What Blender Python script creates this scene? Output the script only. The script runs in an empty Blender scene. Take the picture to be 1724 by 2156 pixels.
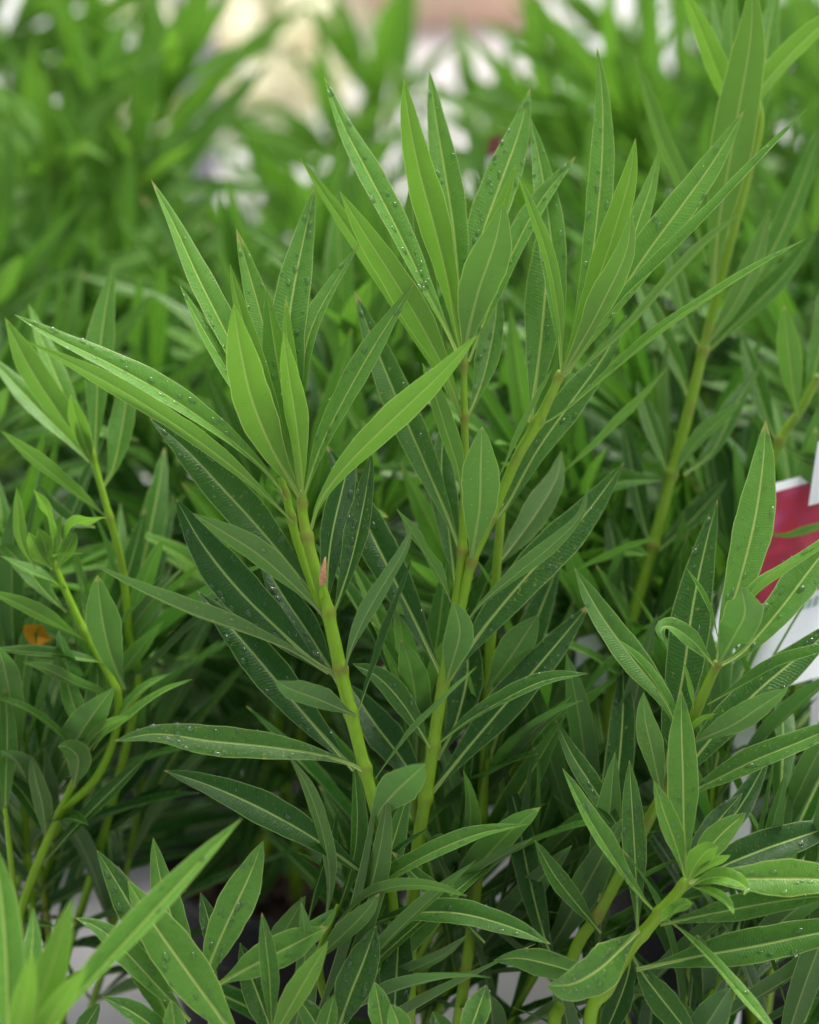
import bpy, math, random
from mathutils import Vector, Matrix, Quaternion
import numpy as np

# ---------------------------------------------------------------- camera, sky, sun, exposure
scene = bpy.context.scene
col = scene.collection
PITCH, CAM_H, FOCUS, LENS = math.radians(20), 0.95, 1.18, 85.0
cam_d = bpy.data.cameras.new('camera')
cam_d.sensor_fit = 'VERTICAL'; cam_d.sensor_height = 36.0; cam_d.lens = LENS
cam_d.clip_start = 0.02; cam_d.clip_end = 400
cam_d.dof.use_dof = True; cam_d.dof.focus_distance = FOCUS - 0.02; cam_d.dof.aperture_fstop = 4.6
cam_d.dof.aperture_blades = 9
cam = bpy.data.objects.new('camera', cam_d); col.objects.link(cam)
cam.location = (0, 0, CAM_H); cam.rotation_euler = (math.pi/2 - PITCH, 0, 0)
scene.camera = cam

SUN_EL, SUN_AZ = math.radians(62), math.radians(35)      # azimuth from +Y (away from camera) towards +X
world = bpy.data.worlds.new('World'); scene.world = world; world.use_nodes = True
wn = world.node_tree; wn.nodes.clear()
sky = wn.nodes.new('ShaderNodeTexSky'); sky.sky_type = 'NISHITA'; sky.sun_disc = False
sky.sun_elevation = SUN_EL; sky.sun_rotation = SUN_AZ; sky.dust_density = 4.0; sky.air_density = 1.2
hs = wn.nodes.new('ShaderNodeHueSaturation'); hs.inputs['Saturation'].default_value = 0.22   # overcast: a grey-white sky
bg = wn.nodes.new('ShaderNodeBackground'); bg.inputs['Strength'].default_value = 0.075
wo = wn.nodes.new('ShaderNodeOutputWorld')
wn.links.new(sky.outputs[0], hs.inputs['Color']); wn.links.new(hs.outputs[0], bg.inputs['Color']); wn.links.new(bg.outputs[0], wo.inputs['Surface'])
sun_d = bpy.data.lights.new('sun', 'SUN'); sun_d.energy = 1.5; sun_d.angle = math.radians(25); sun_d.color = (1.0, 0.97, 0.92)
sun = bpy.data.objects.new('sun', sun_d); col.objects.link(sun)
sd = Vector((math.sin(SUN_AZ)*math.cos(SUN_EL), math.cos(SUN_AZ)*math.cos(SUN_EL), math.sin(SUN_EL)))
sun.rotation_euler = sd.to_track_quat('Z', 'Y').to_euler()
scene.view_settings.view_transform = 'Standard'; scene.view_settings.look = 'None'
scene.view_settings.exposure = 1.56; scene.view_settings.gamma = 1.0
scene.view_settings.use_curve_mapping = False
scene.cycles.use_denoising = True
scene.cycles.max_bounces = 10; scene.cycles.transmission_bounces = 8; scene.cycles.transparent_max_bounces = 8
scene.cycles.sample_clamp_indirect = 6.0

# ---------------------------------------------------------------- helpers
random.seed(7)
VW, VH = 1724.0, 2156.0
K = VH*LENS/36.0                                    # picture units per metre at one metre
CP, SP = math.cos(PITCH), math.sin(PITCH)
RIGHT, UP, FWD = Vector((1,0,0)), Vector((0,SP,CP)), Vector((0,CP,-SP))
CAM = Vector((0,0,CAM_H))
def at(x, y, z=0.0):
    """measured picture point + how many cm nearer than the focus distance -> point in the place"""
    d = FOCUS - z/100.0
    return CAM + FWD*d + RIGHT*((x-VW/2)/K*d) + UP*((VH/2-y)/K*d)

def tag(o, label=None, cat=None, group=None, kind=None):
    for k, v in (('label',label),('category',cat),('group',group),('kind',kind)):
        if v: o[k] = v
    return o
def link(name, mesh, parent=None, mat=None):
    o = bpy.data.objects.new(name, mesh); col.objects.link(o)
    if parent is not None:
        o.parent = parent; o.matrix_parent_inverse = Matrix.Translation(parent.location).inverted()
    if mat is not None and not mesh.materials: mesh.materials.append(mat)
    return o
def empty(name, loc):
    o = bpy.data.objects.new(name, None); col.objects.link(o); o.location = loc; o.empty_display_size = .05
    return o
def mesh_from(name, vs, fs, uv=None, smooth=True, colr=None):
    m = bpy.data.meshes.new(name); m.from_pydata([tuple(v) for v in vs], [], fs)
    if smooth: m.polygons.foreach_set('use_smooth', [True]*len(m.polygons))
    if uv is not None:
        L = m.uv_layers.new(name='UVMap'); idx = np.empty(len(m.loops), dtype=np.int32); m.loops.foreach_get('vertex_index', idx)
        L.data.foreach_set('uv', np.asarray(uv, dtype=np.float32)[idx].ravel())
    if colr is not None:
        a = m.color_attributes.new('scar', 'FLOAT_COLOR', 'POINT')
        a.data.foreach_set('color', np.asarray([(c,c,c,1) for c in colr], dtype=np.float32).ravel())
    m.update(); return m
def catmull(pts, n):
    """n points evenly spaced by length on a smooth curve through pts (numpy rows)"""
    P = np.asarray(pts, float)
    if len(P) == 2: P = np.array([P[0], (P[0]+P[1])/2, P[1]])
    Q = np.vstack([2*P[0]-P[1], P, 2*P[-1]-P[-2]]); out = []
    for i in range(1, len(Q)-2):
        p0,p1,p2,p3 = Q[i-1],Q[i],Q[i+1],Q[i+2]
        for t in np.linspace(0,1,14,endpoint=False):
            out.append(.5*((2*p1)+(-p0+p2)*t+(2*p0-5*p1+4*p2-p3)*t*t+(-p0+3*p1-3*p2+p3)*t**3))
    out.append(Q[-2]); out = np.array(out)
    seg = np.r_[0, np.cumsum(np.linalg.norm(np.diff(out[:,:2] if out.shape[1]==4 else out,axis=0),axis=1)+1e-9)]
    u = np.linspace(0, seg[-1], n)
    return np.stack([np.interp(u, seg, out[:,k]) for k in range(out.shape[1])], 1)

# ---------------------------------------------------------------- materials
def new_mat(name):
    m = bpy.data.materials.new(name); m.use_nodes = True; nt = m.node_tree; nt.nodes.clear()
    return m, nt
class N:
    """tiny node helper"""
    def __init__(s, nt): s.nt = nt
    def add(s, t, **kw):
        n = s.nt.nodes.new(t)
        for k, v in kw.items(): setattr(n, k, v)
        return n
    def put(s, sock, v):
        if hasattr(v, 'is_linked') or hasattr(v, 'links'): s.nt.links.new(v, sock)
        else: sock.default_value = v
    def math(s, op, a, b=None, c=None, clamp=False):
        n = s.add('ShaderNodeMath', operation=op, use_clamp=clamp); s.put(n.inputs[0], a)
        if b is not None: s.put(n.inputs[1], b)
        if c is not None: s.put(n.inputs[2], c)
        return n.outputs[0]
    def mix(s, f, a, b):
        n = s.add('ShaderNodeMix', data_type='RGBA'); s.put(n.inputs[0], f)
        for i, v in ((6,a),(7,b)): s.put(n.inputs[i], v if not isinstance(v, tuple) else (*v,1) if len(v)==3 else v)
        return n.outputs[2]
    def step(s, v, lo, hi):
        n = s.add('ShaderNodeMapRange', interpolation_type='SMOOTHSTEP'); s.put(n.inputs[0], v); n.inputs[1].default_value = lo; n.inputs[2].default_value = hi
        return n.outputs[0]
    def noise(s, vec, scale, detail=2.0, rough=.5):
        n = s.add('ShaderNodeTexNoise'); n.inputs['Scale'].default_value = scale; n.inputs['Detail'].default_value = detail; n.inputs['Roughness'].default_value = rough
        if vec is not None: s.put(n.inputs['Vector'], vec)
        return n.outputs[0]

def leaf_material():
    m, nt = new_mat('oleander_leaf'); n = N(nt)
    uv = n.add('ShaderNodeUVMap'); sep = n.add('ShaderNodeSeparateXYZ'); nt.links.new(uv.outputs[0], sep.inputs[0])
    u, v = sep.outputs[0], sep.outputs[1]
    x = n.math('ABSOLUTE', n.math('SUBTRACT', n.math('MULTIPLY', u, 2.0), 1.0))
    oi = n.add('ShaderNodeObjectInfo'); oc = n.add('ShaderNodeSeparateColor'); nt.links.new(oi.outputs['Color'], oc.inputs[0])
    age, spots, rnd = oc.outputs[0], oc.outputs[1], oc.outputs[2]
    geo = n.add('ShaderNodeNewGeometry'); back = geo.outputs['Backfacing']
    tc = n.add('ShaderNodeTexCoord'); pos = tc.outputs['Object']
    # texture space per leaf
    cmb = n.add('ShaderNodeCombineXYZ'); nt.links.new(n.math('MULTIPLY', u, 1.0), cmb.inputs[0]); nt.links.new(n.math('MULTIPLY', v, 6.0), cmb.inputs[1]); nt.links.new(n.math('MULTIPLY', rnd, 37.0), cmb.inputs[2])
    luv = cmb.outputs[0]
    # fine side veins running out and forward from the midrib
    wob = n.noise(luv, 6.0, 2)
    ph = n.math('ADD', n.math('MULTIPLY', v, n.math('ADD', 66.0, n.math('MULTIPLY', rnd, 26.0))), n.math('ADD', n.math('MULTIPLY', x, -1.6), n.math('MULTIPLY', wob, 1.6)))
    fr = n.math('FRACT', ph); tri = n.math('ABSOLUTE', n.math('SUBTRACT', fr, 0.5))
    vein = n.step(tri, 0.30, 0.48)
    # midrib and margin
    ribw = n.math('ADD', 0.052, n.math('MULTIPLY', n.math('POWER', n.math('SUBTRACT', 1.0, v, clamp=True), 10.0), 0.9))
    rib = n.math('SUBTRACT', 1.0, n.step(n.math('DIVIDE', x, ribw), 0.75, 1.45))
    ribside = n.math('SUBTRACT', 1.0, n.step(x, 0.05, 0.30))
    margin = n.step(x, 0.925, 0.975)
    mott = n.noise(luv, 3.0, 4, .6); fine = n.noise(luv, 40.0, 2)
    # upper side
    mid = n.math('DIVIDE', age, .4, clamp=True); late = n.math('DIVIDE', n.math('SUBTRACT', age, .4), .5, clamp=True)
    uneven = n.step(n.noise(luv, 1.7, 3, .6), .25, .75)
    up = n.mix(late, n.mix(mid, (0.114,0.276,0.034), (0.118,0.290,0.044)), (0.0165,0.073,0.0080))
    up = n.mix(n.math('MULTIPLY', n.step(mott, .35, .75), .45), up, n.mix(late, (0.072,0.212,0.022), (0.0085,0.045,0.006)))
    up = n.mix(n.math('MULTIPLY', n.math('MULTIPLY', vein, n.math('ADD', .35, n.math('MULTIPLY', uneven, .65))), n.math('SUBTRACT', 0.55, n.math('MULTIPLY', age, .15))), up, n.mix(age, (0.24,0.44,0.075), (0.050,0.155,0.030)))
    up = n.mix(n.math('MULTIPLY', ribside, .18), up, n.mix(age,(0.16,0.32,0.05),(0.05,0.15,0.03)))
    up = n.mix(rib, up, n.mix(age, (0.50,0.62,0.17), (0.30,0.42,0.12)))
    # lower side: paler, duller
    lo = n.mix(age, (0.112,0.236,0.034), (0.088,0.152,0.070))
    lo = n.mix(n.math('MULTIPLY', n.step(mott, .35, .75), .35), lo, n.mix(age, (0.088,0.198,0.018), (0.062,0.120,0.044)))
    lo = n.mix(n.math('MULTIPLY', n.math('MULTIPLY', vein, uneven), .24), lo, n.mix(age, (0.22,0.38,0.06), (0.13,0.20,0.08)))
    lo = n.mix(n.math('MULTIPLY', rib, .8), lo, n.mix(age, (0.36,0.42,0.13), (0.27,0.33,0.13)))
    base = n.mix(back, up, lo)
    base = n.mix(n.math('MULTIPLY', margin, n.math('SUBTRACT', .85, n.math('MULTIPLY', late, .35))), base, n.mix(age, (0.44,0.55,0.15), (0.30,0.42,0.13)))
    # yellow flecks and brown scars, only on leaves that carry them
    sn = n.noise(luv, 9.0, 5, .65); sm = n.math('MULTIPLY', n.step(sn, .60, .68), spots)
    base = n.mix(sm, base, (0.42,0.40,0.07))
    bn = n.noise(luv, 14.0, 3, .6); bm = n.math('MULTIPLY', n.step(bn, .69, .74), spots)
    base = n.mix(bm, base, (0.30,0.16,0.06))
    # dry, pale tip point
    tipm = n.step(n.math('ADD', v, n.math('MULTIPLY', n.math('POWER', rnd, 4.0), n.math('MULTIPLY', mott, .10))), .978, .998); base = n.mix(n.math('MULTIPLY', tipm, .7), base, (0.42,0.36,0.13))
    # old yellow leaves (very large age value) keep their own colour
    old = n.step(age, 1.4, 1.6); base = n.mix(old, base, (0.62,0.27,0.02))
    p = n.add('ShaderNodeBsdfPrincipled'); nt.links.new(base, p.inputs['Base Color'])
    wet = n.step(n.noise(luv, 4.5, 3), .45, .6)
    r_up = n.math('SUBTRACT', 0.38, n.math('MULTIPLY', wet, .12))
    rough = n.math('ADD', n.math('MULTIPLY', n.math('SUBTRACT', 1.0, back), r_up), n.math('MULTIPLY', back, .62))
    nt.links.new(rough, p.inputs['Roughness'])
    spec = n.math('SUBTRACT', 0.23, n.math('MULTIPLY', back, .10)); nt.links.new(spec, p.inputs['Specular IOR Level'])
    h = n.math('ADD', n.math('MULTIPLY', vein, -.35), n.math('ADD', n.math('MULTIPLY', fine, .5), n.math('MULTIPLY', mott, 2.2)))
    bmp = n.add('ShaderNodeBump'); bmp.inputs['Strength'].default_value = .38; bmp.inputs['Distance'].default_value = .0006
    nt.links.new(h, bmp.inputs['Height']); nt.links.new(bmp.outputs[0], p.inputs['Normal'])
    tr = n.add('ShaderNodeBsdfTranslucent')
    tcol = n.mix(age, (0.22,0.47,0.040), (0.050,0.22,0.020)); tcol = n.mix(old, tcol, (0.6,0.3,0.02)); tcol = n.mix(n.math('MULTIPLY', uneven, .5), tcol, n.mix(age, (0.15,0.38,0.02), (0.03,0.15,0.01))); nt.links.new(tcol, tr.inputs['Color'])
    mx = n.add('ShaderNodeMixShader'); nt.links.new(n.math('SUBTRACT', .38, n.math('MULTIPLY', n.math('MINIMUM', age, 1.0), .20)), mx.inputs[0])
    nt.links.new(p.outputs[0], mx.inputs[1]); nt.links.new(tr.outputs[0], mx.inputs[2])
    out = n.add('ShaderNodeOutputMaterial'); nt.links.new(mx.outputs[0], out.inputs[0])
    return m
def stem_material():
    m, nt = new_mat('oleander_stem'); n = N(nt)
    tc = n.add('ShaderNodeTexCoord'); at_ = n.add('ShaderNodeVertexColor', layer_name='scar'); oi = n.add('ShaderNodeObjectInfo'); oc = n.add('ShaderNodeSeparateColor'); nt.links.new(oi.outputs['Color'], oc.inputs[0])
    mp = n.add('ShaderNodeMapping'); mp.inputs['Scale'].default_value = (1,1,.12); nt.links.new(tc.outputs['Object'], mp.inputs[0])
    st = n.noise(mp.outputs[0], 420, 3); big = n.noise(tc.outputs['Object'], 45, 3)
    c = n.mix(oc.outputs[0], (0.185,0.370,0.010), (0.150,0.255,0.010))
    c = n.mix(n.math('MULTIPLY', n.step(st, .45, .7), .35), c, (0.12,0.25,0.010))
    c = n.mix(n.math('MULTIPLY', n.step(big, .50, .72), n.math('MULTIPLY', oc.outputs[0], .7)), c, (0.16,0.11,0.035))
    sc = n.math('MULTIPLY', at_.outputs[0], n.step(big, .3, .62)); c = n.mix(n.math('MULTIPLY', sc, .62, clamp=True), c, (0.17,0.085,0.03))
    p = n.add('ShaderNodeBsdfPrincipled'); nt.links.new(c, p.inputs['Base Color']); p.inputs['Roughness'].default_value = .42
    b = n.add('ShaderNodeBump'); b.inputs['Strength'].default_value = .3; b.inputs['Distance'].default_value = .0008; nt.links.new(st, b.inputs['Height']); nt.links.new(b.outputs[0], p.inputs['Normal'])
    p.inputs['Specular IOR Level'].default_value = .3
    out = n.add('ShaderNodeOutputMaterial'); nt.links.new(p.outputs[0], out.inputs[0]); return m
def plain(name, c, rough=.6, c2=None, scale=30, spec=.5, bump=0.0, **kw):
    m, nt = new_mat(name); n = N(nt); p = n.add('ShaderNodeBsdfPrincipled'); p.inputs['Roughness'].default_value = rough; p.inputs['Specular IOR Level'].default_value = spec
    tc = n.add('ShaderNodeTexCoord'); nz = n.noise(tc.outputs['Object'], scale, 5, .6)
    nt.links.new(n.mix(n.step(nz, .3, .7), c, c2 or c), p.inputs['Base Color'])
    if bump:
        b = n.add('ShaderNodeBump'); b.inputs['Strength'].default_value = 1; b.inputs['Distance'].default_value = bump; nt.links.new(nz, b.inputs['Height']); nt.links.new(b.outputs[0], p.inputs['Normal'])
    for k, v in kw.items(): p.inputs[k].default_value = v
    out = n.add('ShaderNodeOutputMaterial'); nt.links.new(p.outputs[0], out.inputs[0]); return m
M_LEAF, M_STEM = leaf_material(), stem_material()
def water_material():
    m,nt=new_mat('water'); n=N(nt); t=n.add('ShaderNodeBsdfTransparent'); t.inputs[0].default_value=(.97,.99,.97,1); g=n.add('ShaderNodeBsdfGlossy'); g.inputs['Roughness'].default_value=.10
    f=n.add('ShaderNodeFresnel'); f.inputs[0].default_value=1.27; mx=n.add('ShaderNodeMixShader'); nt.links.new(n.math('ADD',.03,f.outputs[0],clamp=True),mx.inputs[0]); nt.links.new(t.outputs[0],mx.inputs[1]); nt.links.new(g.outputs[0],mx.inputs[2])
    o=n.add('ShaderNodeOutputMaterial'); nt.links.new(mx.outputs[0],o.inputs[0]); return m
M_DROP = water_material()
M_POT = plain('black_plastic', (.008,.008,.009), .45, (.012,.012,.013), 60)
M_SOIL = plain('potting_bark', (.030,.017,.010), .8, (.085,.045,.025), 90, bump=.004)
M_CONC = plain('pale_concrete', (.50,.48,.50), .34, (.60,.57,.57), 3.0)
M_PEACH = plain('peach_render', (.92,.60,.43), .8, (.92,.66,.50), 4.0)
M_TAG = plain('white_card', (.78,.80,.84), .35, (.80,.82,.85), 20)
M_BUD = plain('bud_bract', (.50,.34,.15), .6, (.34,.14,.06), 500)
M_GREY = plain('grey_metal', (.28,.27,.31), .5, (.33,.32,.36), 10)

# ---------------------------------------------------------------- leaf and stem builders
PROF_S = [0,.03,.07,.12,.2,.3,.42,.54,.66,.77,.86,.92,.96,.985,1]
PROF_W = [.13,.13,.17,.26,.46,.70,.92,1,.92,.73,.50,.32,.17,.075,.006]
def prof(s):
    return float(np.interp(s, PROF_S, PROF_W))
CROSS = [-1,-.95,-.72,-.42,-.14,-.045,0,.045,.14,.42,.72,.95,1]
def leaf_mesh(name, P, Nn, w, fold, rng, wave=.0, cross=CROSS, curl=.18):
    """P: points of the midrib from base to tip, Nn: directions the upper side faces, w: full width in metres"""
    n = len(P); vs = []; uv = []; fs = []
    ph = rng.uniform(0,6.28); ph2 = rng.uniform(0,6.28); k = rng.uniform(1.3,2.4)
    ns = Nn
    for i in range(n):
        s = i/(n-1); t = (P[min(i+1,n-1)]-P[max(i-1,0)]).normalized()
        nn = (ns[i]-t*ns[i].dot(t)).normalized(); b = t.cross(nn)          # b: to the right of the blade, seen from above with the tip up
        hw = w*.5*prof(s)*(1+.03*math.sin(ph+s*17)+.02*math.sin(ph2+s*41))
        rise = fold*(1.15-.45*s)
        for c in cross:
            a = abs(c); lat = hw*c*math.cos(rise*.8)
            up = hw*(a*math.sin(rise) - curl*a**3*.6) - (w*.022*max(0,1-a/.14)*(1-.6*s))
            up += wave*w*a*a*math.sin(ph+(2.2 if c<0 else 0)+s*6.28*k)*min(1,4*s*(1.02-s))
            vs.append(P[i]+b*lat+nn*up); uv.append((.5+.5*c, s))
    m_ = len(cross)
    for i in range(n-1):
        for j in range(m_-1):
            a = i*m_+j; fs.append((a, a+1, a+m_+1, a+m_))
    return mesh_from(name, vs, fs, uv)
# blade normal must point along nn: with b = t x nn the quad (a, a+1, up) gives b x t = nn

def droplet_mesh(name, spots):
    vs = []; fs = []
    for c, n_, t, r, el, hgt in spots:
        b = t.cross(n_).normalized(); o = len(vs); A = 9; R = 3
        for k in range(R):
            ang = (math.pi/2)*k/R; rr = math.cos(ang)*(1.0 if k else .96); hh = math.sin(ang)
            for a in range(A):
                q = 2*math.pi*a/A; vs.append(c + b*(r*rr*math.cos(q)) + t*(r*el*rr*math.sin(q)*(1.25 if math.sin(q)<0 and el>1.3 else 1)) + n_*(r*hgt*hh))
        vs.append(c+n_*(r*hgt))
        for k in range(R-1):
            for a in range(A):
                fs.append((o+k*A+a, o+k*A+(a+1)%A, o+(k+1)*A+(a+1)%A, o+(k+1)*A+a))
        for a in range(A):
            fs.append((o+(R-1)*A+a, o+(R-1)*A+(a+1)%A, o+R*A))
    return mesh_from(name, vs, fs)

def add_drops(leaf, P, Nn, w, fold, rng, amount, under, curl=.18):
    n = len(P); spots = []
    def surf(s, c):
        i = min(n-2, int(s*(n-1))); f = s*(n-1)-i
        p = P[i].lerp(P[i+1], f); t = (P[i+1]-P[i]).normalized(); nn = Nn[i].lerp(Nn[i+1], f); nn = (nn-t*nn.dot(t)).normalized(); b = t.cross(nn)
        hw = w*.5*prof(s); rise = fold*(1.15-.45*s); a = abs(c)
        q = p + b*(hw*c*math.cos(rise*.8)) + nn*(hw*(a*math.sin(rise)-curl*a**3*.6))
        fn = (nn - b*math.copysign(math.tan(rise)*.9, c)).normalized()
        return q, fn, t, b
    for _ in range(int(amount*3.8)):
        s = rng.uniform(.12,.95); c = rng.choice((-1,1))*rng.uniform(.12,.9)
        q, fn, t, b = surf(s, c)
        if under: fn = -fn
        big = rng.random(); r = (.00022 + .0013*big**7) if not under else (.0002+.0010*big**9)
        r = min(r, w*.10)
        el = rng.uniform(.9,1.25) if big < .8 else rng.uniform(1.2,1.7)
        spots.append((q+fn*.00005, fn, t, r, el, rng.uniform(.34,.5)))
    for _ in range(int(amount*.8)):                      # beads along the rim
        s = rng.uniform(.08,.97); c = rng.choice((-1,1))
        q, fn, t, b = surf(s, c); r = rng.uniform(.00018,.00036)*(1.7 if rng.random()<.08 else 1)
        spots.append((q-fn*r*.2, fn if rng.random()<.6 else (b*c), t, r, 1.0, 1.0))
    if not spots: return
    d = link('water_droplets', droplet_mesh('water_droplets', spots), leaf, M_DROP); d['kind'] = 'stuff'
    d.matrix_parent_inverse = Matrix.Identity(4)

LEAF_SEED = [0]
def traced_leaf(plant, pix, w, roll, zb, dz, age, drops=10, fold=16, wave=.035, spots=0.0, twist=0.0, arch=0.0, n=26):
    LEAF_SEED[0] += 1; rng = random.Random(LEAF_SEED[0]*13+5)
    q = catmull(np.array(pix[::-1], float), n)                 # base -> tip
    P = []
    for i in range(n):
        s = i/(n-1); P.append(at(q[i,0], q[i,1], zb + dz*s**1.15 + arch*math.sin(math.pi*s)))
    d0 = FOCUS-zb/100; wm = .97*w*d0/K
    Nn = []
    for i in range(n):
        s = i/(n-1); t = (P[min(i+1,n-1)]-P[max(i-1,0)]).normalized(); c = (CAM-P[i]).normalized()
        c = (c-t*c.dot(t)).normalized(); sd_ = t.cross(c)
        a = math.radians(roll + twist*(s-.5)); Nn.append(c*math.cos(a)+sd_*math.sin(a))
    base = P[0].copy(); Pl = [p-base for p in P]
    f = math.radians(fold*1.35+2)
    m = leaf_mesh('leaf', Pl, Nn, wm, f, rng, wave)
    o = bpy.data.objects.new('leaf', m); col.objects.link(o); m.materials.append(M_LEAF)
    o.location = base - plant.location; o.parent = plant
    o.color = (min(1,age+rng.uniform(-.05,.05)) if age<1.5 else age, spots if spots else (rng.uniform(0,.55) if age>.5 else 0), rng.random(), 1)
    if drops: add_drops(o, Pl, Nn, wm, f, rng, drops, abs(((roll+180)%360)-180) > 95)
    return o
def stem_mesh(P, R, nodes=(), A=14):
    vs=[]; fs=[]; cl=[]; n=len(P); ref = Vector((1,0,.01))
    for i in range(n):
        t=(P[min(i+1,n-1)]-P[max(i-1,0)]).normalized(); b=(ref-t*ref.dot(t)).normalized(); e=t.cross(b); ref=b
        near = max([math.exp(-((P[i]-q).length/.0024)**2) for q in nodes] or [0]); r=R[i]*(1+.34*near)
        for a in range(A):
            g=2*math.pi*a/A; rr=r*(1+.09*math.cos(3*g)+.03*math.cos(7*g+i*.15)); vs.append(P[i]+b*(rr*math.cos(g))+e*(rr*math.sin(g))); cl.append(near)
    for i in range(n-1):
        for a in range(A): fs.append((i*A+a, i*A+(a+1)%A, (i+1)*A+(a+1)%A, (i+1)*A+a))
    vs.append(P[0]); cl.append(0); vs.append(P[-1]); cl.append(0); k=len(vs)
    for a in range(A): fs.append(((a+1)%A, a, k-2)); fs.append(((n-1)*A+a, (n-1)*A+(a+1)%A, k-1))
    return mesh_from('stem', vs, fs, None, True, cl)
def traced_stem(plant, pts, nodes=(), age=.3, soil=None, name='stem'):
    """pts: (x, y, cm nearer, thickness in picture units) from the top down; soil: where it enters the pot"""
    W=[]; 
    for x,y,z,w in pts:
        p=at(x,y,z); W.append((p.x,p.y,p.z,w*.44*(FOCUS-z/100)/K))
    if soil is not None:
        a=Vector(W[-1][:3]); b_=Vector(W[-2][:3]); e=Vector(soil); L_=(e-a).length; q=a.lerp(e,.45)+(a-b_).normalized()*L_*.10; r_=W[-1][3]
        W.append((*q, r_*1.05)); W.append((*e, r_*1.1))
    A3=np.array(W); n=max(24,len(W)*12)
    Q=np.array(A3); 
    # smooth curve through the points, thickness carried along
    ext=np.vstack([2*Q[0]-Q[1],Q,2*Q[-1]-Q[-2]]); out=[]
    for i in range(1,len(ext)-2):
        p0,p1,p2,p3=ext[i-1:i+3]
        for t in np.linspace(0,1,12,endpoint=False): out.append(.5*((2*p1)+(-p0+p2)*t+(2*p0-5*p1+4*p2-p3)*t*t+(-p0+3*p1-3*p2+p3)*t**3))
    out.append(ext[-2]); out=np.array(out)
    seg=np.r_[0,np.cumsum(np.linalg.norm(np.diff(out[:,:3],axis=0),axis=1))]; L=seg[-1]; n=int(max(24,L/.0022)); u=np.linspace(0,L,n)
    Rr=np.stack([np.interp(u,seg,out[:,k]) for k in range(4)],1)
    P=[Vector(r[:3])-plant.location for r in Rr]; nd=[at(*q)-plant.location for q in nodes]
    o=bpy.data.objects.new(name, stem_mesh(P,[max(.0006,r[3]) for r in Rr],nd)); col.objects.link(o); o.data.materials.append(M_STEM); o.parent=plant
    o.color=(age,0,0,1); return o

def lathe(name, prof_, A=40):
    vs=[]; fs=[]
    for r,z in prof_:
        for a in range(A): vs.append((r*math.cos(2*math.pi*a/A), r*math.sin(2*math.pi*a/A), z))
    for i in range(len(prof_)-1):
        for a in range(A): fs.append((i*A+a, i*A+(a+1)%A, (i+1)*A+(a+1)%A, (i+1)*A+a))
    return mesh_from(name, vs, fs)
POT_H, POT_R, SOIL_H = .165, .088, .145
POT_MESH = lathe('pot', [(0,.004),(.066,.004),(.068,0),(.070,.004),(.083,.145),(.0835,.147),(POT_R,.148),(POT_R+.001,POT_H),(POT_R-.002,POT_H+.001),(POT_R-.004,POT_H-.002),(.079,.14),(.076,.06)])
POT_MESH.materials.append(M_POT)
def soil_mesh():
    rng=random.Random(3); vs=[]; fs=[]; A=28; rings=[0.0,.02,.04,.058,.0765]
    for r in rings[1:]:
        for a in range(A): vs.append((r*math.cos(2*math.pi*a/A), r*math.sin(2*math.pi*a/A), SOIL_H-.014+rng.uniform(-.003,.003)))
    vs.append((0,0,SOIL_H-.013)); c=len(vs)-1
    for i in range(len(rings)-2):
        for a in range(A): fs.append((i*A+a,i*A+(a+1)%A,(i+1)*A+(a+1)%A,(i+1)*A+a))
    for a in range(A): fs.append((c,a,(a+1)%A))
    fs=[f if len(f)==3 else f[::-1] for f in fs]
    for _ in range(170):                                        # bark chips
        r=.071*math.sqrt(rng.random()); g=rng.uniform(0,6.28); o=len(vs); ctr=Vector((r*math.cos(g),r*math.sin(g),SOIL_H-.008+rng.uniform(-.004,.004)))
        q=Quaternion((rng.gauss(0,1),rng.gauss(0,1),rng.gauss(0,1),rng.gauss(0,1))).normalized(); sx,sy,sz=rng.uniform(.003,.008),rng.uniform(.002,.005),rng.uniform(.001,.002)
        for X in (-1,1):
            for Y in (-1,1):
                for Z in (-1,1): vs.append(ctr+q@Vector((X*sx*rng.uniform(.7,1),Y*sy*rng.uniform(.7,1),Z*sz)))
        fs += [(o,o+1,o+3,o+2),(o+4,o+6,o+7,o+5),(o,o+4,o+5,o+1),(o+2,o+3,o+7,o+6),(o,o+2,o+6,o+4),(o+1,o+5,o+7,o+3)]
    return mesh_from('bark_mulch', vs, fs, smooth=False)
SOIL_MESH=soil_mesh(); SOIL_MESH.materials.append(M_SOIL)
def potted(x, y, label, group=None):
    r=empty('potted_oleander', (x,y,0)); tag(r, label, 'plant', group)
    for nm, me in (('pot',POT_MESH),('bark_mulch',SOIL_MESH)):
        o=bpy.data.objects.new(nm, me); col.objects.link(o); o.parent=r
        if nm=='bark_mulch': o['kind']='stuff'
    return r
def leaves(plant, text, **common):
    """one leaf a line: 'tip ... base | width roll z_base dz age [key=value ...]'"""
    for line in text.strip().splitlines():
        line=line.split('#')[0].strip()
        if not line: continue
        a,b=line.split('|'); pix=[tuple(float(q) for q in p.split(',')) for p in a.split()]
        f=b.split(); kw=dict(common)
        for e in f[5:]:
            k,v=e.split('='); kw[k]=float(v)
        traced_leaf(plant, pix, *(float(q) for q in f[:5]), **kw)

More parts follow.
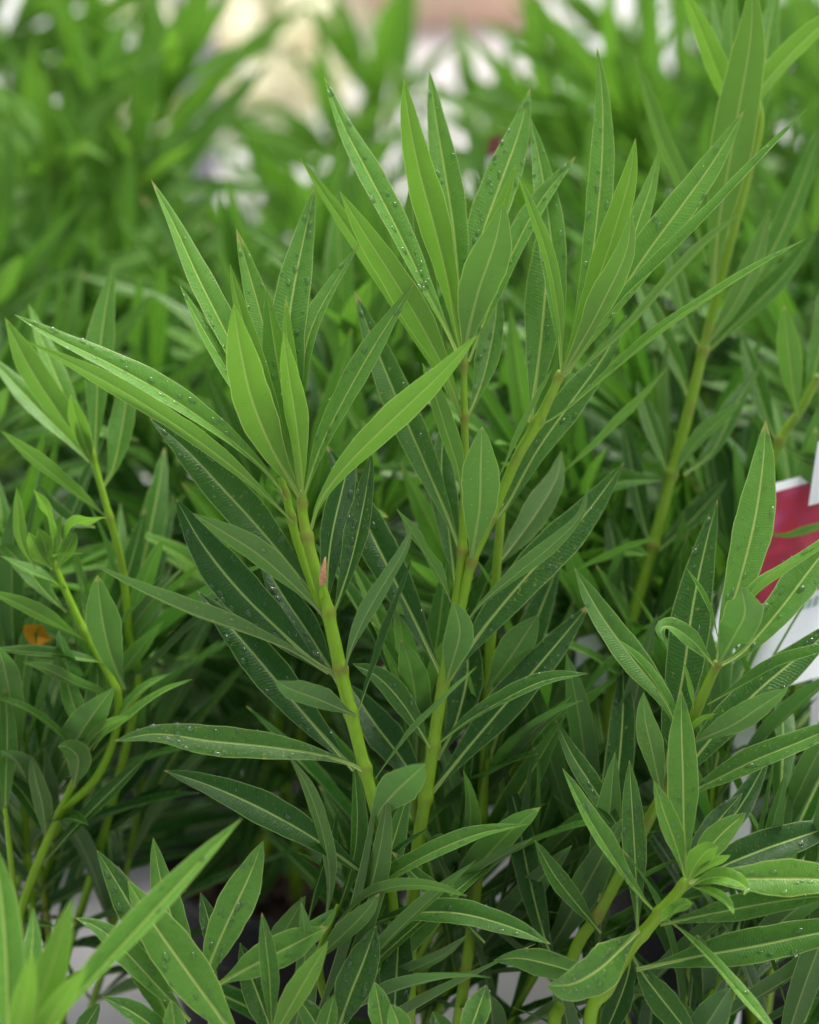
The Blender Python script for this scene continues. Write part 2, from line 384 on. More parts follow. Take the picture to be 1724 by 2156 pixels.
# ---------------------------------------------------------------- the setting
def sheet(name, x0, x1, y0, y1, z, mat, nx=1, ny=1):
    vs=[]; fs=[]
    for j in range(ny+1):
        for i in range(nx+1): vs.append((x0+(x1-x0)*i/nx, y0+(y1-y0)*j/ny, z))
    for j in range(ny):
        for i in range(nx): a=j*(nx+1)+i; fs.append((a,a+1,a+nx+2,a+nx+1))
    o=link(name, mesh_from(name, vs, fs, smooth=False), None, mat); o['kind']='structure'; return o
sheet('ground', -60, 60, -20, 120, 0, M_CONC)
def box_mesh(name, x0,x1,y0,y1,z0,z1, bev=0.0):
    import bmesh
    bm=bmesh.new(); bmesh.ops.create_cube(bm, size=1)
    for v in bm.verts: v.co=Vector((x0+(v.co.x+.5)*(x1-x0), y0+(v.co.y+.5)*(y1-y0), z0+(v.co.z+.5)*(z1-z0)))
    if bev: bmesh.ops.bevel(bm, geom=bm.edges[:], offset=bev, segments=2, affect='EDGES')
    m=bpy.data.meshes.new(name); bm.to_mesh(m); bm.free(); return m
# a low peach-coloured rendered wall far behind the plants, and the grey post beside it
w=link('garden_wall', box_mesh('garden_wall', -.55, .34, 6.2, 6.4, 0, .46, .012), None, M_PEACH)
tag(w, 'low peach rendered wall, blurred, far behind the plants at the top', 'wall')
cp=link('coping', box_mesh('coping', -.57, .36, 6.17, 6.43, .46, .50, .008), None, M_CONC); cp.parent=w
ps=empty('post', (-.345,4.0,0)); tag(ps, 'blurred grey post at the top left of the peach wall', 'post')
def child(name, me, mat, parent):
    o=bpy.data.objects.new(name, me); col.objects.link(o); me.materials.append(mat); o.parent=parent; return o
child('shaft', box_mesh('shaft', -.025,.025,-.025,.025,.012,.75,.004), M_GREY, ps)
child('base_plate', box_mesh('base_plate', -.06,.06,-.06,.06,0,.012,.002), M_GREY, ps)

# ---------------------------------------------------------------- leaves for plants that stand out of focus
def canon_leaf(seed, n=13, cross=(-1,-.9,-.45,-.06,0,.06,.45,.9,1)):
    rng=random.Random(seed); L=.115; P=[]; Nn=[]; p=Vector((0,0,0)); bend=math.radians(rng.uniform(2,38)); side=math.radians(rng.uniform(-14,14))
    for i in range(n):
        s=i/(n-1); th=bend*s**1.3; sd_=side*s
        t=Vector((math.sin(th),math.sin(sd_),math.cos(th))).normalized(); P.append(p.copy()); Nn.append(Vector((-math.cos(th),0,math.sin(th)))); p=p+t*(L/(n-1))
    m=leaf_mesh('leaf', P, Nn, L*rng.uniform(.100,.138), math.radians(rng.uniform(16,36)), rng, .04, cross); m.materials.append(M_LEAF); return m
CANON=[canon_leaf(100+i) for i in range(14)]
def shoot(plant, top, soil, rng, r=.0034, leafy=.62, gap=.030, size=1.0, age_top=.35, age_low=.92, per=3, lean=.02, tip_n=5):
    """a stem from the pot to its top with whorls of three leaves"""
    a=Vector(soil); b=Vector(top); mid=a.lerp(b,.5)+Vector((rng.uniform(-lean,lean),rng.uniform(-lean,lean),0)); L=(b-a).length
    n=int(L/.006)+4; P=[]
    for i in range(n):
        t=i/(n-1); P.append((a*(1-t)**2+mid*(2*t*(1-t))+b*t*t)-plant.location)
    o=bpy.data.objects.new('stem', stem_mesh(P,[r*(1.1-.55*i/(n-1)) for i in range(n)],[],7)); col.objects.link(o); o.data.materials.append(M_STEM); o.parent=plant; o.color=(rng.uniform(.2,.8),0,0,1)
    k=0; d=0.0; az=rng.uniform(0,6.28)
    while d < L*leafy:
        f=1-d/L; i=min(n-2,int(f*(n-1))); p=P[i]; t=(P[i+1]-P[i]).normalized(); q=t.to_track_quat('Z','X')
        young=max(0,1-d/(.10)); cnt=per+(1 if d==0 else 0)
        for j in range(cnt):
            tilt=math.radians((8+rng.uniform(0,12)) if d==0 else (16+min(38,d*240)+rng.uniform(-10,14)))
            g=az+2*math.pi*j/cnt+rng.uniform(-.25,.25)
            lf=bpy.data.objects.new('leaf', rng.choice(CANON)); col.objects.link(lf); lf.parent=plant
            lf.rotation_mode='QUATERNION'; lf.rotation_quaternion=q@Quaternion((0,0,1),g)@Quaternion((0,1,0),tilt)@Quaternion((0,0,1),rng.uniform(-.35,.35))
            sc=size*rng.uniform(.82,1.15)*(.85 if d==0 else 1.0); lf.scale=(sc,sc,sc); lf.location=p
            ag=age_top*young+age_low*(1-young); lf.color=(min(1,max(0,ag+rng.uniform(-.12,.12))), 0.6 if rng.random()<.06 else 0, rng.random(), 1)
        az+=math.pi/3+rng.uniform(-.2,.2); k+=1; d+=gap*(.45 if k==1 else 1)*rng.uniform(.8,1.2)
def background_plant(x, y, label, tops, seed, group='oleanders standing in rows behind', **kw):
    rng=random.Random(seed); pl=potted(x,y,label,group)
    for i,(dx,dy,h) in enumerate(tops):
        g=2*math.pi*i/len(tops)+rng.uniform(-.4,.4); soil=(x+.03*math.cos(g),y+.03*math.sin(g),SOIL_H-.012)
        shoot(pl,(x+dx,y+dy,h),soil,rng,**kw)
    return pl

# ---------------------------------------------------------------- the plant in the middle of the picture
P1=potted(-.02,1.12,'tall leafy oleander in the middle, its sharp light green tips beaded with rain')
S1=P1.location+Vector((0,0,SOIL_H-.012))
traced_stem(P1,[(634,1030,2.2,20),(636,1080,2.2,24),(645,1130,2.2,27),(668,1215,2.2,27),(686,1275,2,30),(700,1340,2,32),(722,1440,2,32),(752,1560,2,31),(775,1650,2,30),(800,1750,1.6,28),(822,1880,1,27),(835,2020,.5,28),(840,2170,0,28)],
  [(634,1060,2.2),(648,1130,2.2),(686,1290,2),(710,1412,2),(742,1500,2),(765,1618,2),(797,1735,1.6)],.35,S1+Vector((-.012,-.02,0)))
traced_stem(P1,[(590,1005,1.2,16),(605,1060,1.2,20),(622,1130,1.2,22),(650,1215,1.3,22),(678,1290,1.5,22)],[(600,1040,1.2),(615,1090,1.2)],.1)
traced_stem(P1,[(978,735,-1,13),(976,800,-1,16),(977,880,-1,18),(979,960,-1,18),(976,1060,-1,20),(972,1160,-1,22),(962,1260,-1,27),(945,1360,-1,28),(928,1460,-1,29),(912,1560,-1,29),(898,1660,-1,30),(880,1770,-1,31),(868,1890,-1.2,32),(862,2020,-1.4,32),(858,2170,-1.6,32)],
  [(977,770,-1),(978,880,-1),(974,1160,-1),(940,1440,-1),(912,1570,-1),(895,1680,-1)],.5,S1+Vector((.012,0,0)))
traced_stem(P1,[(1182,780,-.2,18),(1160,830,-.3,22),(1128,895,-.5,26),(1090,960,-.7,25),(1050,1050,-.9,24),(1016,1130,-.9,23),(990,1190,-.8,23),(974,1260,-.9,24),(966,1300,-1,24)],[(1176,795,-.2),(1132,890,-.5),(1035,1095,-.9),(992,1185,-.9)],.35)
traced_stem(P1,[(1056,1060,-5,20),(1046,1180,-5,22),(1035,1320,-5,24),(1022,1450,-5,24),(1018,1600,-5,26),(1010,1760,-5,28),(998,1900,-5,28),(980,2040,-4,28),(960,2170,-4,28)],[(1022,1450,-5),(1014,1720,-5)],.55,S1+Vector((.03,.02,0)))
traced_stem(P1,[(712,1905,1.5,12),(690,1955,1.5,16),(672,2010,1,18),(680,2090,.5,20),(720,2180,0,22)],[],.3,S1+Vector((-.035,-.01,0)))
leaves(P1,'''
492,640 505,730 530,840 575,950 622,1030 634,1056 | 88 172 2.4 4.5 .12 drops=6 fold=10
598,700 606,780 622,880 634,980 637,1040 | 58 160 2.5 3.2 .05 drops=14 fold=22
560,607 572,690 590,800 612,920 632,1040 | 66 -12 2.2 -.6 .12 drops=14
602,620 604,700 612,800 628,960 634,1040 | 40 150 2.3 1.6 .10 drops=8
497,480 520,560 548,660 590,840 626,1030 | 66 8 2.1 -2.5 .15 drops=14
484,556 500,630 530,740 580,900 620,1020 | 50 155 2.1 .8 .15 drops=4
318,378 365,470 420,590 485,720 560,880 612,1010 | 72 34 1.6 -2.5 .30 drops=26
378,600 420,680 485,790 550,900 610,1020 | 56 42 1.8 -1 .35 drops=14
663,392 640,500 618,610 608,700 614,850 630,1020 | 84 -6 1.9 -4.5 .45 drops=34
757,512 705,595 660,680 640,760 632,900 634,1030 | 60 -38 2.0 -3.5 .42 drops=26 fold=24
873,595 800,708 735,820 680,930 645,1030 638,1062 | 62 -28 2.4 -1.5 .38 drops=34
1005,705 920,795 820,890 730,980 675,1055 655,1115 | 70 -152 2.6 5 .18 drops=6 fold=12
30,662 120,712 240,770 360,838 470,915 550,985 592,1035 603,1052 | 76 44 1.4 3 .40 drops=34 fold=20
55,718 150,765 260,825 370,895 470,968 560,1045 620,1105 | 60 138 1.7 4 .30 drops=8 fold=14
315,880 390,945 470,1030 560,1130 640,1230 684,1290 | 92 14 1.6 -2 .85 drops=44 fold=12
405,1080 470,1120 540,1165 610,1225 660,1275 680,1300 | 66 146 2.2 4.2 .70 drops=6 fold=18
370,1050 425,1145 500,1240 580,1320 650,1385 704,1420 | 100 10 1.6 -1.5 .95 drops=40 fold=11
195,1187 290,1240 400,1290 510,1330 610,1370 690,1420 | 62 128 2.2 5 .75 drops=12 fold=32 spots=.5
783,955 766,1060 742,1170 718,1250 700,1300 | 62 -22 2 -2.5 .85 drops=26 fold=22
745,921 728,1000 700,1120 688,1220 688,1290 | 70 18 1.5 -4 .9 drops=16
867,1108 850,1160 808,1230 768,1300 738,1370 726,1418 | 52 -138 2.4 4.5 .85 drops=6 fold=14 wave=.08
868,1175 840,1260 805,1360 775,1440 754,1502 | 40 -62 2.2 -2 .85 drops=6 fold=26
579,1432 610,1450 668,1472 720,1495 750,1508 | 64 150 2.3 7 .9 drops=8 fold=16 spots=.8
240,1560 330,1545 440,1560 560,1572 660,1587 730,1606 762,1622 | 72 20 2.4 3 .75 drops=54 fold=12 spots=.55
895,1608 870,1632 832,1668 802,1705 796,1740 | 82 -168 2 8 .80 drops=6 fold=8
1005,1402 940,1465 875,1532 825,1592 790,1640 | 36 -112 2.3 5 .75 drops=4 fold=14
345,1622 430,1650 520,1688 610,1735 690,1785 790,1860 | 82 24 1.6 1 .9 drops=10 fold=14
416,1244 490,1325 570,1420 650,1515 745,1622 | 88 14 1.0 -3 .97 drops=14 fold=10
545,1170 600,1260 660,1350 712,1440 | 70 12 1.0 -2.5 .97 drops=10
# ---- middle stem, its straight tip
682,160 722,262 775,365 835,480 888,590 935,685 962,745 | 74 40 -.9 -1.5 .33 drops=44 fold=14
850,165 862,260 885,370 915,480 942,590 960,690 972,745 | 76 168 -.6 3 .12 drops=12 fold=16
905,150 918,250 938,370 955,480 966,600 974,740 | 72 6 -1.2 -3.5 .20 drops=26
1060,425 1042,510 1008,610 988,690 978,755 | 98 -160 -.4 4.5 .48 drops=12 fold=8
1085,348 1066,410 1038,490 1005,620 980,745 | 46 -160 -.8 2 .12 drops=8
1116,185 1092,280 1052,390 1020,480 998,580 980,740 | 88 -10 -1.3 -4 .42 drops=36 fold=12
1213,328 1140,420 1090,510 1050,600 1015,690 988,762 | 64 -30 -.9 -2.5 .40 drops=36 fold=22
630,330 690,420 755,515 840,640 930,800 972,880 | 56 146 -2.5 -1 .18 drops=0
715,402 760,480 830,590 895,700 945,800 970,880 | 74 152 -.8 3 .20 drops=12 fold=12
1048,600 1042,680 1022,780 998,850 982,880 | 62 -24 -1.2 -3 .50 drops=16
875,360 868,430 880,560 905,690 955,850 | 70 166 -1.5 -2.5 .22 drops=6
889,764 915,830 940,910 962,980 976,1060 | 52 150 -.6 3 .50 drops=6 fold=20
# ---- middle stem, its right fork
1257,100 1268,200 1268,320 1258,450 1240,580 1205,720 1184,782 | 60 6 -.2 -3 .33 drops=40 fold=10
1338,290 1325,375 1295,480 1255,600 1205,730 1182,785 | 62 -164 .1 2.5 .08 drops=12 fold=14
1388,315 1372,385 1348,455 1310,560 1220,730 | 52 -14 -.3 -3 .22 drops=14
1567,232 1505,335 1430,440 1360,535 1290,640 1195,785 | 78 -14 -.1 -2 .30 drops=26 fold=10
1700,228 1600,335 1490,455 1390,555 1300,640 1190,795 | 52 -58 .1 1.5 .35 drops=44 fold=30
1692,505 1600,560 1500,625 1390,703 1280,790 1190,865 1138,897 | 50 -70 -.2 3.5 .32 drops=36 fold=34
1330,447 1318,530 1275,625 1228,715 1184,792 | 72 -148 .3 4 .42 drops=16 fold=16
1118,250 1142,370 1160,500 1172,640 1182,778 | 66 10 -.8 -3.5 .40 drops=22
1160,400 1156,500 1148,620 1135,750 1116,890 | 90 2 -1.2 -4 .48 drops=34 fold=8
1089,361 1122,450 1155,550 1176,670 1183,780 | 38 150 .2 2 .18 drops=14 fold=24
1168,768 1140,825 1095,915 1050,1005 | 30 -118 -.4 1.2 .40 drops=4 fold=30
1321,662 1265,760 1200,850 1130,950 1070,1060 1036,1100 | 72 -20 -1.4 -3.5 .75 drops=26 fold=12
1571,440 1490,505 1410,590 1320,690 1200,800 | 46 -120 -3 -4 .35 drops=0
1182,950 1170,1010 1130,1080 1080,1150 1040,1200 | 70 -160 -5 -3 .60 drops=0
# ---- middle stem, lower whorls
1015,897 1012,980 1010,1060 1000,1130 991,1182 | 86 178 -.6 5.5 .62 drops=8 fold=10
746,612 785,715 840,850 900,990 945,1095 970,1165 | 76 14 -1.4 -3.5 .72 drops=30 fold=12
833,1068 860,1108 895,1165 930,1225 955,1285 | 42 128 -.5 3.5 .70 drops=10 fold=18 wave=.09
955,1267 968,1330 952,1395 938,1442 | 66 -174 -.6 7 .75 drops=4 fold=14
1314,974 1230,1085 1130,1190 1040,1295 985,1370 943,1435 | 92 -12 -1.2 -3.5 .78 drops=30 fold=8
1238,1025 1222,1085 1160,1150 1080,1215 1010,1275 978,1318 | 46 -138 -.8 3.5 .70 drops=6 fold=14 wave=.07 spots=.4
1243,1270 1160,1370 1070,1475 985,1575 905,1675 | 84 -16 -1.4 -3 .9 drops=16 fold=10
1237,1418 1150,1432 1070,1468 990,1515 922,1568 | 60 -52 -.8 2 .75 drops=16 fold=20
1132,1294 1100,1345 1060,1405 1022,1455 | 80 -160 -4.5 2 .8 drops=0
742,1397 795,1425 850,1485 905,1575 | 60 28 -.6 1.5 .80 drops=12 fold=16
686,934 745,1050 810,1180 870,1300 930,1425 | 84 10 -1.8 -4 .85 drops=24 fold=10
735,1440 790,1525 850,1605 895,1685 | 84 12 -1.6 -3 .95 drops=10
935,880 930,1000 945,1120 960,1240 | 64 4 -2.5 -3 .85 drops=6
960,1290 985,1400 960,1520 920,1600 | 80 -8 -3 -3 .95 drops=0
1180,1180 1120,1330 1070,1480 1030,1600 | 74 -14 -6 -3 .95 drops=0
# ---- low side shoot at its foot
1111,1735 1010,1755 910,1795 815,1850 740,1915 700,1962 | 56 -42 1.5 3.5 .55 drops=10 fold=20
985,1887 915,1868 840,1866 765,1892 700,1960 | 46 -128 1.8 4.5 .60 drops=2 fold=16
605,1585 650,1665 683,1770 694,1860 682,1950 | 46 140 1.5 2 .65 drops=2 fold=16
745,1600 752,1720 742,1820 706,1930 | 50 34 1 -1 .70 drops=2 fold=26
710,1704 690,1790 662,1880 645,1950 | 44 44 1 -1.5 .95 drops=0 fold=26
799,1880 765,1925 715,1975 655,2030 | 54 -150 2 4 .72 drops=2
905,1741 840,1790 765,1875 705,1950 | 40 -60 .8 1 .95 drops=0
822,1791 880,1850 950,1915 1020,1985 | 50 40 .5 2 .8 drops=10
1121,1766 1040,1812 950,1868 865,1905 | 44 -128 -1 3 .8 drops=0
1160,1988 1070,1950 960,1922 850,1925 760,1955 | 66 -30 1 5 .72 drops=14 fold=14
983,1969 930,2012 850,2048 770,2060 | 44 -130 .5 4 .85 drops=0
643,1886 615,1935 585,1985 560,2050 | 52 -150 .8 2 .75 drops=0
''')
# small bud on its own stalk
def bud(plant):
    P=[at(676,1262,2.6)-plant.location, at(676,1215,2.8)-plant.location]
    o=bpy.data.objects.new('bud_stalk', stem_mesh([P[0].lerp(P[1],i/7) for i in range(8)],[.0010]*8,[],8)); col.objects.link(o); o.data.materials.append(M_STEM); o.parent=plant; o.color=(0,0,0,1)
    Q=[at(x,y,3)-plant.location for x,y in ((677,1233),(678,1218),(679,1203),(682,1188),(685,1172))]; R=[.0010,.0019,.0017,.0011,.0002]
    b=bpy.data.objects.new('bud', stem_mesh(Q,R,[],10)); col.objects.link(b); b.data.materials.clear(); b.data.materials.append(M_BUD); b.parent=plant
bud(P1)

# ---------------------------------------------------------------- the plant on the right
P2=potted(.105,.97,'leaning oleander on the right with curled and nibbled shoot tips in front of the tag')
S2=P2.location+Vector((0,0,SOIL_H-.012))
traced_stem(P2,[(1512,1392,1.5,18),(1490,1440,1.5,24),(1462,1505,1.5,25),(1440,1560,1.3,25),(1405,1650,1,25),(1373,1711,.8,26),(1303,1845,.5,27),(1256,1929,.5,29),(1212,1996,.5,30),(1179,2114,1,31),(1165,2190,1.5,32)],[(1510,1400,1.5),(1486,1485,1.5),(1445,1560,1.3),(1400,1690,1),(1262,1930,.5)],.75,S2+Vector((-.02,.01,0)))
traced_stem(P2,[(1446,1850,5,20),(1425,1880,4.8,26),(1395,1915,4.5,30),(1362,1955,4,31),(1325,2000,3.5,31),(1280,2080,3,32),(1240,2180,3,32)],[(1440,1868,5),(1390,1925,4.5),(1345,1965,4)],.5,S2+Vector((.02,-.02,0)))
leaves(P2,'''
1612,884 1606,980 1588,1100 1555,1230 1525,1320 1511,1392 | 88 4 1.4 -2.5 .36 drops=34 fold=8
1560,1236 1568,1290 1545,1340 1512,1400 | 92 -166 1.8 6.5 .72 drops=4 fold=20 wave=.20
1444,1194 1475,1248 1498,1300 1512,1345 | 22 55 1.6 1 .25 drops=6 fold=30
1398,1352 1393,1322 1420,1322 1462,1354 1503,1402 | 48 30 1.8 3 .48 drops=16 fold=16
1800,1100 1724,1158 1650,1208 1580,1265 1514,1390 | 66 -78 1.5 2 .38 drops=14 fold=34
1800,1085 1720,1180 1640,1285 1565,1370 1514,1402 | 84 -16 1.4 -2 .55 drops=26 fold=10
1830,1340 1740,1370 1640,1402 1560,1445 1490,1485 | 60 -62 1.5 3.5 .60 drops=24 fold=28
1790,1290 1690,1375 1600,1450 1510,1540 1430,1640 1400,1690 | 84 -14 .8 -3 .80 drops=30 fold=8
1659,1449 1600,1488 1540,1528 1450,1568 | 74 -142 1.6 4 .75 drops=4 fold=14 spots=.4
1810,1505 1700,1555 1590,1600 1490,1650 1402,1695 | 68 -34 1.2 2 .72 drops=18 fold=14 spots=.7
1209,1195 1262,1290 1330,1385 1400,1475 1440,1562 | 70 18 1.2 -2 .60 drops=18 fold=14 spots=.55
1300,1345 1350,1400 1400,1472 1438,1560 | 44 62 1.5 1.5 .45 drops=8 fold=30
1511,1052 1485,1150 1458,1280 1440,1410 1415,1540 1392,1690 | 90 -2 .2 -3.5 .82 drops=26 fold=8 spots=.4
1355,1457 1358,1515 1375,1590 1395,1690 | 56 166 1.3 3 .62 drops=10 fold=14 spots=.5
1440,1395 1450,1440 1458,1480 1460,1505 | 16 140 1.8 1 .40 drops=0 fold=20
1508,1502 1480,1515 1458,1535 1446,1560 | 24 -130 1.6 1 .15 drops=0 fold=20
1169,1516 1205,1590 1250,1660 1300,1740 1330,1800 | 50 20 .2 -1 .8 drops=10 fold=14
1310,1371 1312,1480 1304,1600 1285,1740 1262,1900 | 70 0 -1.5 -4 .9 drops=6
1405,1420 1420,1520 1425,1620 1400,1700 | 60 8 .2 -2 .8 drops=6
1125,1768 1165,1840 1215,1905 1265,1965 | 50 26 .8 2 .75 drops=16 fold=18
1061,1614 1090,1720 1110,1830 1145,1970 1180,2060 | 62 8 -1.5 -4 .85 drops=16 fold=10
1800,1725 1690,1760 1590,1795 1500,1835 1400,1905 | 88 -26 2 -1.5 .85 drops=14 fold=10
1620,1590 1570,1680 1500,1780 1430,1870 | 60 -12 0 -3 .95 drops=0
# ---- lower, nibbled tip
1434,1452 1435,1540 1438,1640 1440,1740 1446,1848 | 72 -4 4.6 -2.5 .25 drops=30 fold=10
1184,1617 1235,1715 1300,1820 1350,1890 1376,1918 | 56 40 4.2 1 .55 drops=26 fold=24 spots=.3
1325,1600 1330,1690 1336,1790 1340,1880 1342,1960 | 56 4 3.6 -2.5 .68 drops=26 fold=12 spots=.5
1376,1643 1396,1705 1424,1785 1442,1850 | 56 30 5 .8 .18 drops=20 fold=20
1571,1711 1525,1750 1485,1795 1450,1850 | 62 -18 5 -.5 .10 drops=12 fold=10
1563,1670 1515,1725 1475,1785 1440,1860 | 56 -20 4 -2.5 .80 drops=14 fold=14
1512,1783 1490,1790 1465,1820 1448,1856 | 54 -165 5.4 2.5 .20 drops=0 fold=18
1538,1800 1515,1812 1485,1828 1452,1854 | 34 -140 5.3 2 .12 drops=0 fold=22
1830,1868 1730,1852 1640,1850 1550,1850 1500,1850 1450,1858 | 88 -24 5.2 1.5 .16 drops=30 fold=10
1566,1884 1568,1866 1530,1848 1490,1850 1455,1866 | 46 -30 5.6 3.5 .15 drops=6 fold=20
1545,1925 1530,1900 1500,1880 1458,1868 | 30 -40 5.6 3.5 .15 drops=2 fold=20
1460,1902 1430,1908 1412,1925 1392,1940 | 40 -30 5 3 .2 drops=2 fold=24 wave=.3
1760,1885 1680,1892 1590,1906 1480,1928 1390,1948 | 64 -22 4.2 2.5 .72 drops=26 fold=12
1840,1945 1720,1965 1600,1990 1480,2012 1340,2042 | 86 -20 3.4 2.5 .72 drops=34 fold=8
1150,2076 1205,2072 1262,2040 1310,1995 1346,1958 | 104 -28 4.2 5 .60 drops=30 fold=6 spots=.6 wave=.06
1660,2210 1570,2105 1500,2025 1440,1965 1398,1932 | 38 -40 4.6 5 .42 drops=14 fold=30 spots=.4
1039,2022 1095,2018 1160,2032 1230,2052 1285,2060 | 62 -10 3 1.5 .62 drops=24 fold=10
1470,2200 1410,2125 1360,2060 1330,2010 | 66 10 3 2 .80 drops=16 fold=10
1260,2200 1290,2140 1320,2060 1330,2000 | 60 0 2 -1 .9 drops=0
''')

# ---------------------------------------------------------------- the low plant whose leaf tips fill the bottom edge
P3=potted(-.17,.93,'low oleander with dark rain-speckled pointed leaves along the bottom edge')
S3=P3.location+Vector((0,0,SOIL_H-.012))
traced_stem(P3,[(455,2070,5,24),(450,2140,5,28),(430,2230,5,30)],[],.4,S3+Vector((.01,.01,0)))
traced_stem(P3,[(690,2190,5,24),(650,2260,5,28)],[],.4,S3+Vector((.03,0,0)))
leaves(P3,'''
792,1949 765,2025 735,2100 705,2190 | 84 -6 5 -1.5 .75 drops=44 fold=10
845,1917 838,2000 832,2100 826,2200 | 76 0 3 -2.5 .80 drops=30 fold=8
789,2067 798,2120 812,2200 | 56 6 6 -.5 .40 drops=14
822,2114 838,2155 850,2210 | 56 16 6.5 0 .20 drops=4
1024,2073 1008,2120 975,2210 | 64 -10 6 -1 .60 drops=18 spots=.5
691,1981 645,2060 600,2140 560,2220 | 62 -150 6.5 2 .30 drops=10 fold=14
690,1951 625,1985 555,2020 500,2050 455,2075 | 80 -18 5.4 1 .40 drops=26 fold=8
708,1912 675,1950 600,2020 | 50 -26 4.8 0 .55 drops=6
551,1921 560,1990 568,2070 572,2180 | 46 10 6.4 .5 .65 drops=14 fold=22
554,1770 520,1855 475,1950 440,2040 450,2090 | 86 -8 5 -2 .42 drops=44 fold=10
322,1763 338,1850 368,1950 400,2030 445,2090 | 64 8 5 -1.5 .48 drops=16 fold=12
204,1790 250,1865 305,1955 370,2030 440,2085 | 78 12 5.2 -.5 .80 drops=26 fold=12 spots=.35
158,1932 210,1955 265,2005 330,2075 400,2150 | 66 24 5.6 1.5 .60 drops=20 fold=12
269,1853 320,1940 390,2040 470,2150 520,2220 | 104 6 6.5 0 .28 drops=30 fold=8
220,1950 285,2010 340,2110 380,2200 | 76 14 5.4 .5 .65 drops=20
211,2110 190,2145 150,2210 | 46 -20 6 0 .75 drops=4
215,2098 280,2132 350,2180 420,2210 | 60 30 6 2 .8 drops=12
422,1879 436,1925 450,1985 455,2060 | 46 6 4.5 -1.5 .85 drops=6
505,1985 530,2060 560,2140 590,2230 | 70 8 4 -1 .85 drops=14
626,2100 655,2140 690,2200 | 54 10 5.5 0 .70 drops=8
703,2094 690,2150 670,2220 | 50 -20 6 0 .60 drops=6
361,2105 366,2145 375,2210 | 50 0 7 0 .30 drops=6
910,2130 930,2170 950,2230 | 60 0 5 0 .8 drops=6
''')
# ---------------------------------------------------------------- the out-of-focus shoot nearest to the camera
P4=potted(-.235,.70,'blurred bright green oleander shoot nearest the camera in the bottom left corner')
S4=P4.location+Vector((0,0,SOIL_H-.012))
traced_stem(P4,[(20,2260,17,30),(15,2400,17,34)],[],.2,S4)
leaves(P4,'''
510,1722 420,1815 300,1945 180,2075 80,2190 20,2265 | 82 -34 17 -4 .30 drops=14 fold=30
153,1892 125,1980 90,2090 50,2200 20,2270 | 78 160 18 2 .10 drops=0
70,1912 68,1990 50,2090 20,2270 | 62 10 15 -3 .55 drops=0
69,2006 55,2080 35,2170 20,2270 | 56 165 18.5 3 .05 drops=0
-14,1770 4,1900 14,2050 18,2260 | 84 8 17 -2 .25 drops=0
185,2030 130,2110 70,2200 25,2270 | 62 -150 18 3 .05 drops=0
''', n=18)

# ---------------------------------------------------------------- half-sharp shoots at the left and right
P5=potted(-.23,1.17,'oleander at the left with a pale curled tip and one orange-yellow leaf')
S5=P5.location+Vector((0,0,SOIL_H-.012))
traced_stem(P5,[(105,1165,-6,14),(135,1240,-6,17),(175,1325,-6,19),(225,1415,-6,19),(248,1470,-6,19),(240,1550,-6.5,19),(200,1640,-6.5,20),(130,1705,-6,20)],[(180,1330,-6),(248,1450,-6)],.2)
traced_stem(P5,[(190,940,-8,12),(205,1000,-8,16),(230,1090,-8,17),(255,1190,-8.5,19),(270,1330,-9,19),(280,1500,-10,20)],[(195,960,-8),(228,1090,-8)],.3,S5+Vector((-.02,.03,0)))
traced_stem(P5,[(180,1560,-6,12),(165,1620,-6,16),(125,1710,-6,19),(70,1840,-6,22),(40,1930,-6,23),(20,2050,-6,23)],[(125,1710,-6)],.45,S5+Vector((-.04,-.02,0)))
traced_stem(P5,[(10,1700,-5,11),(20,1790,-5.5,14),(30,1900,-6,16),(35,1960,-6,17)],[],.4)
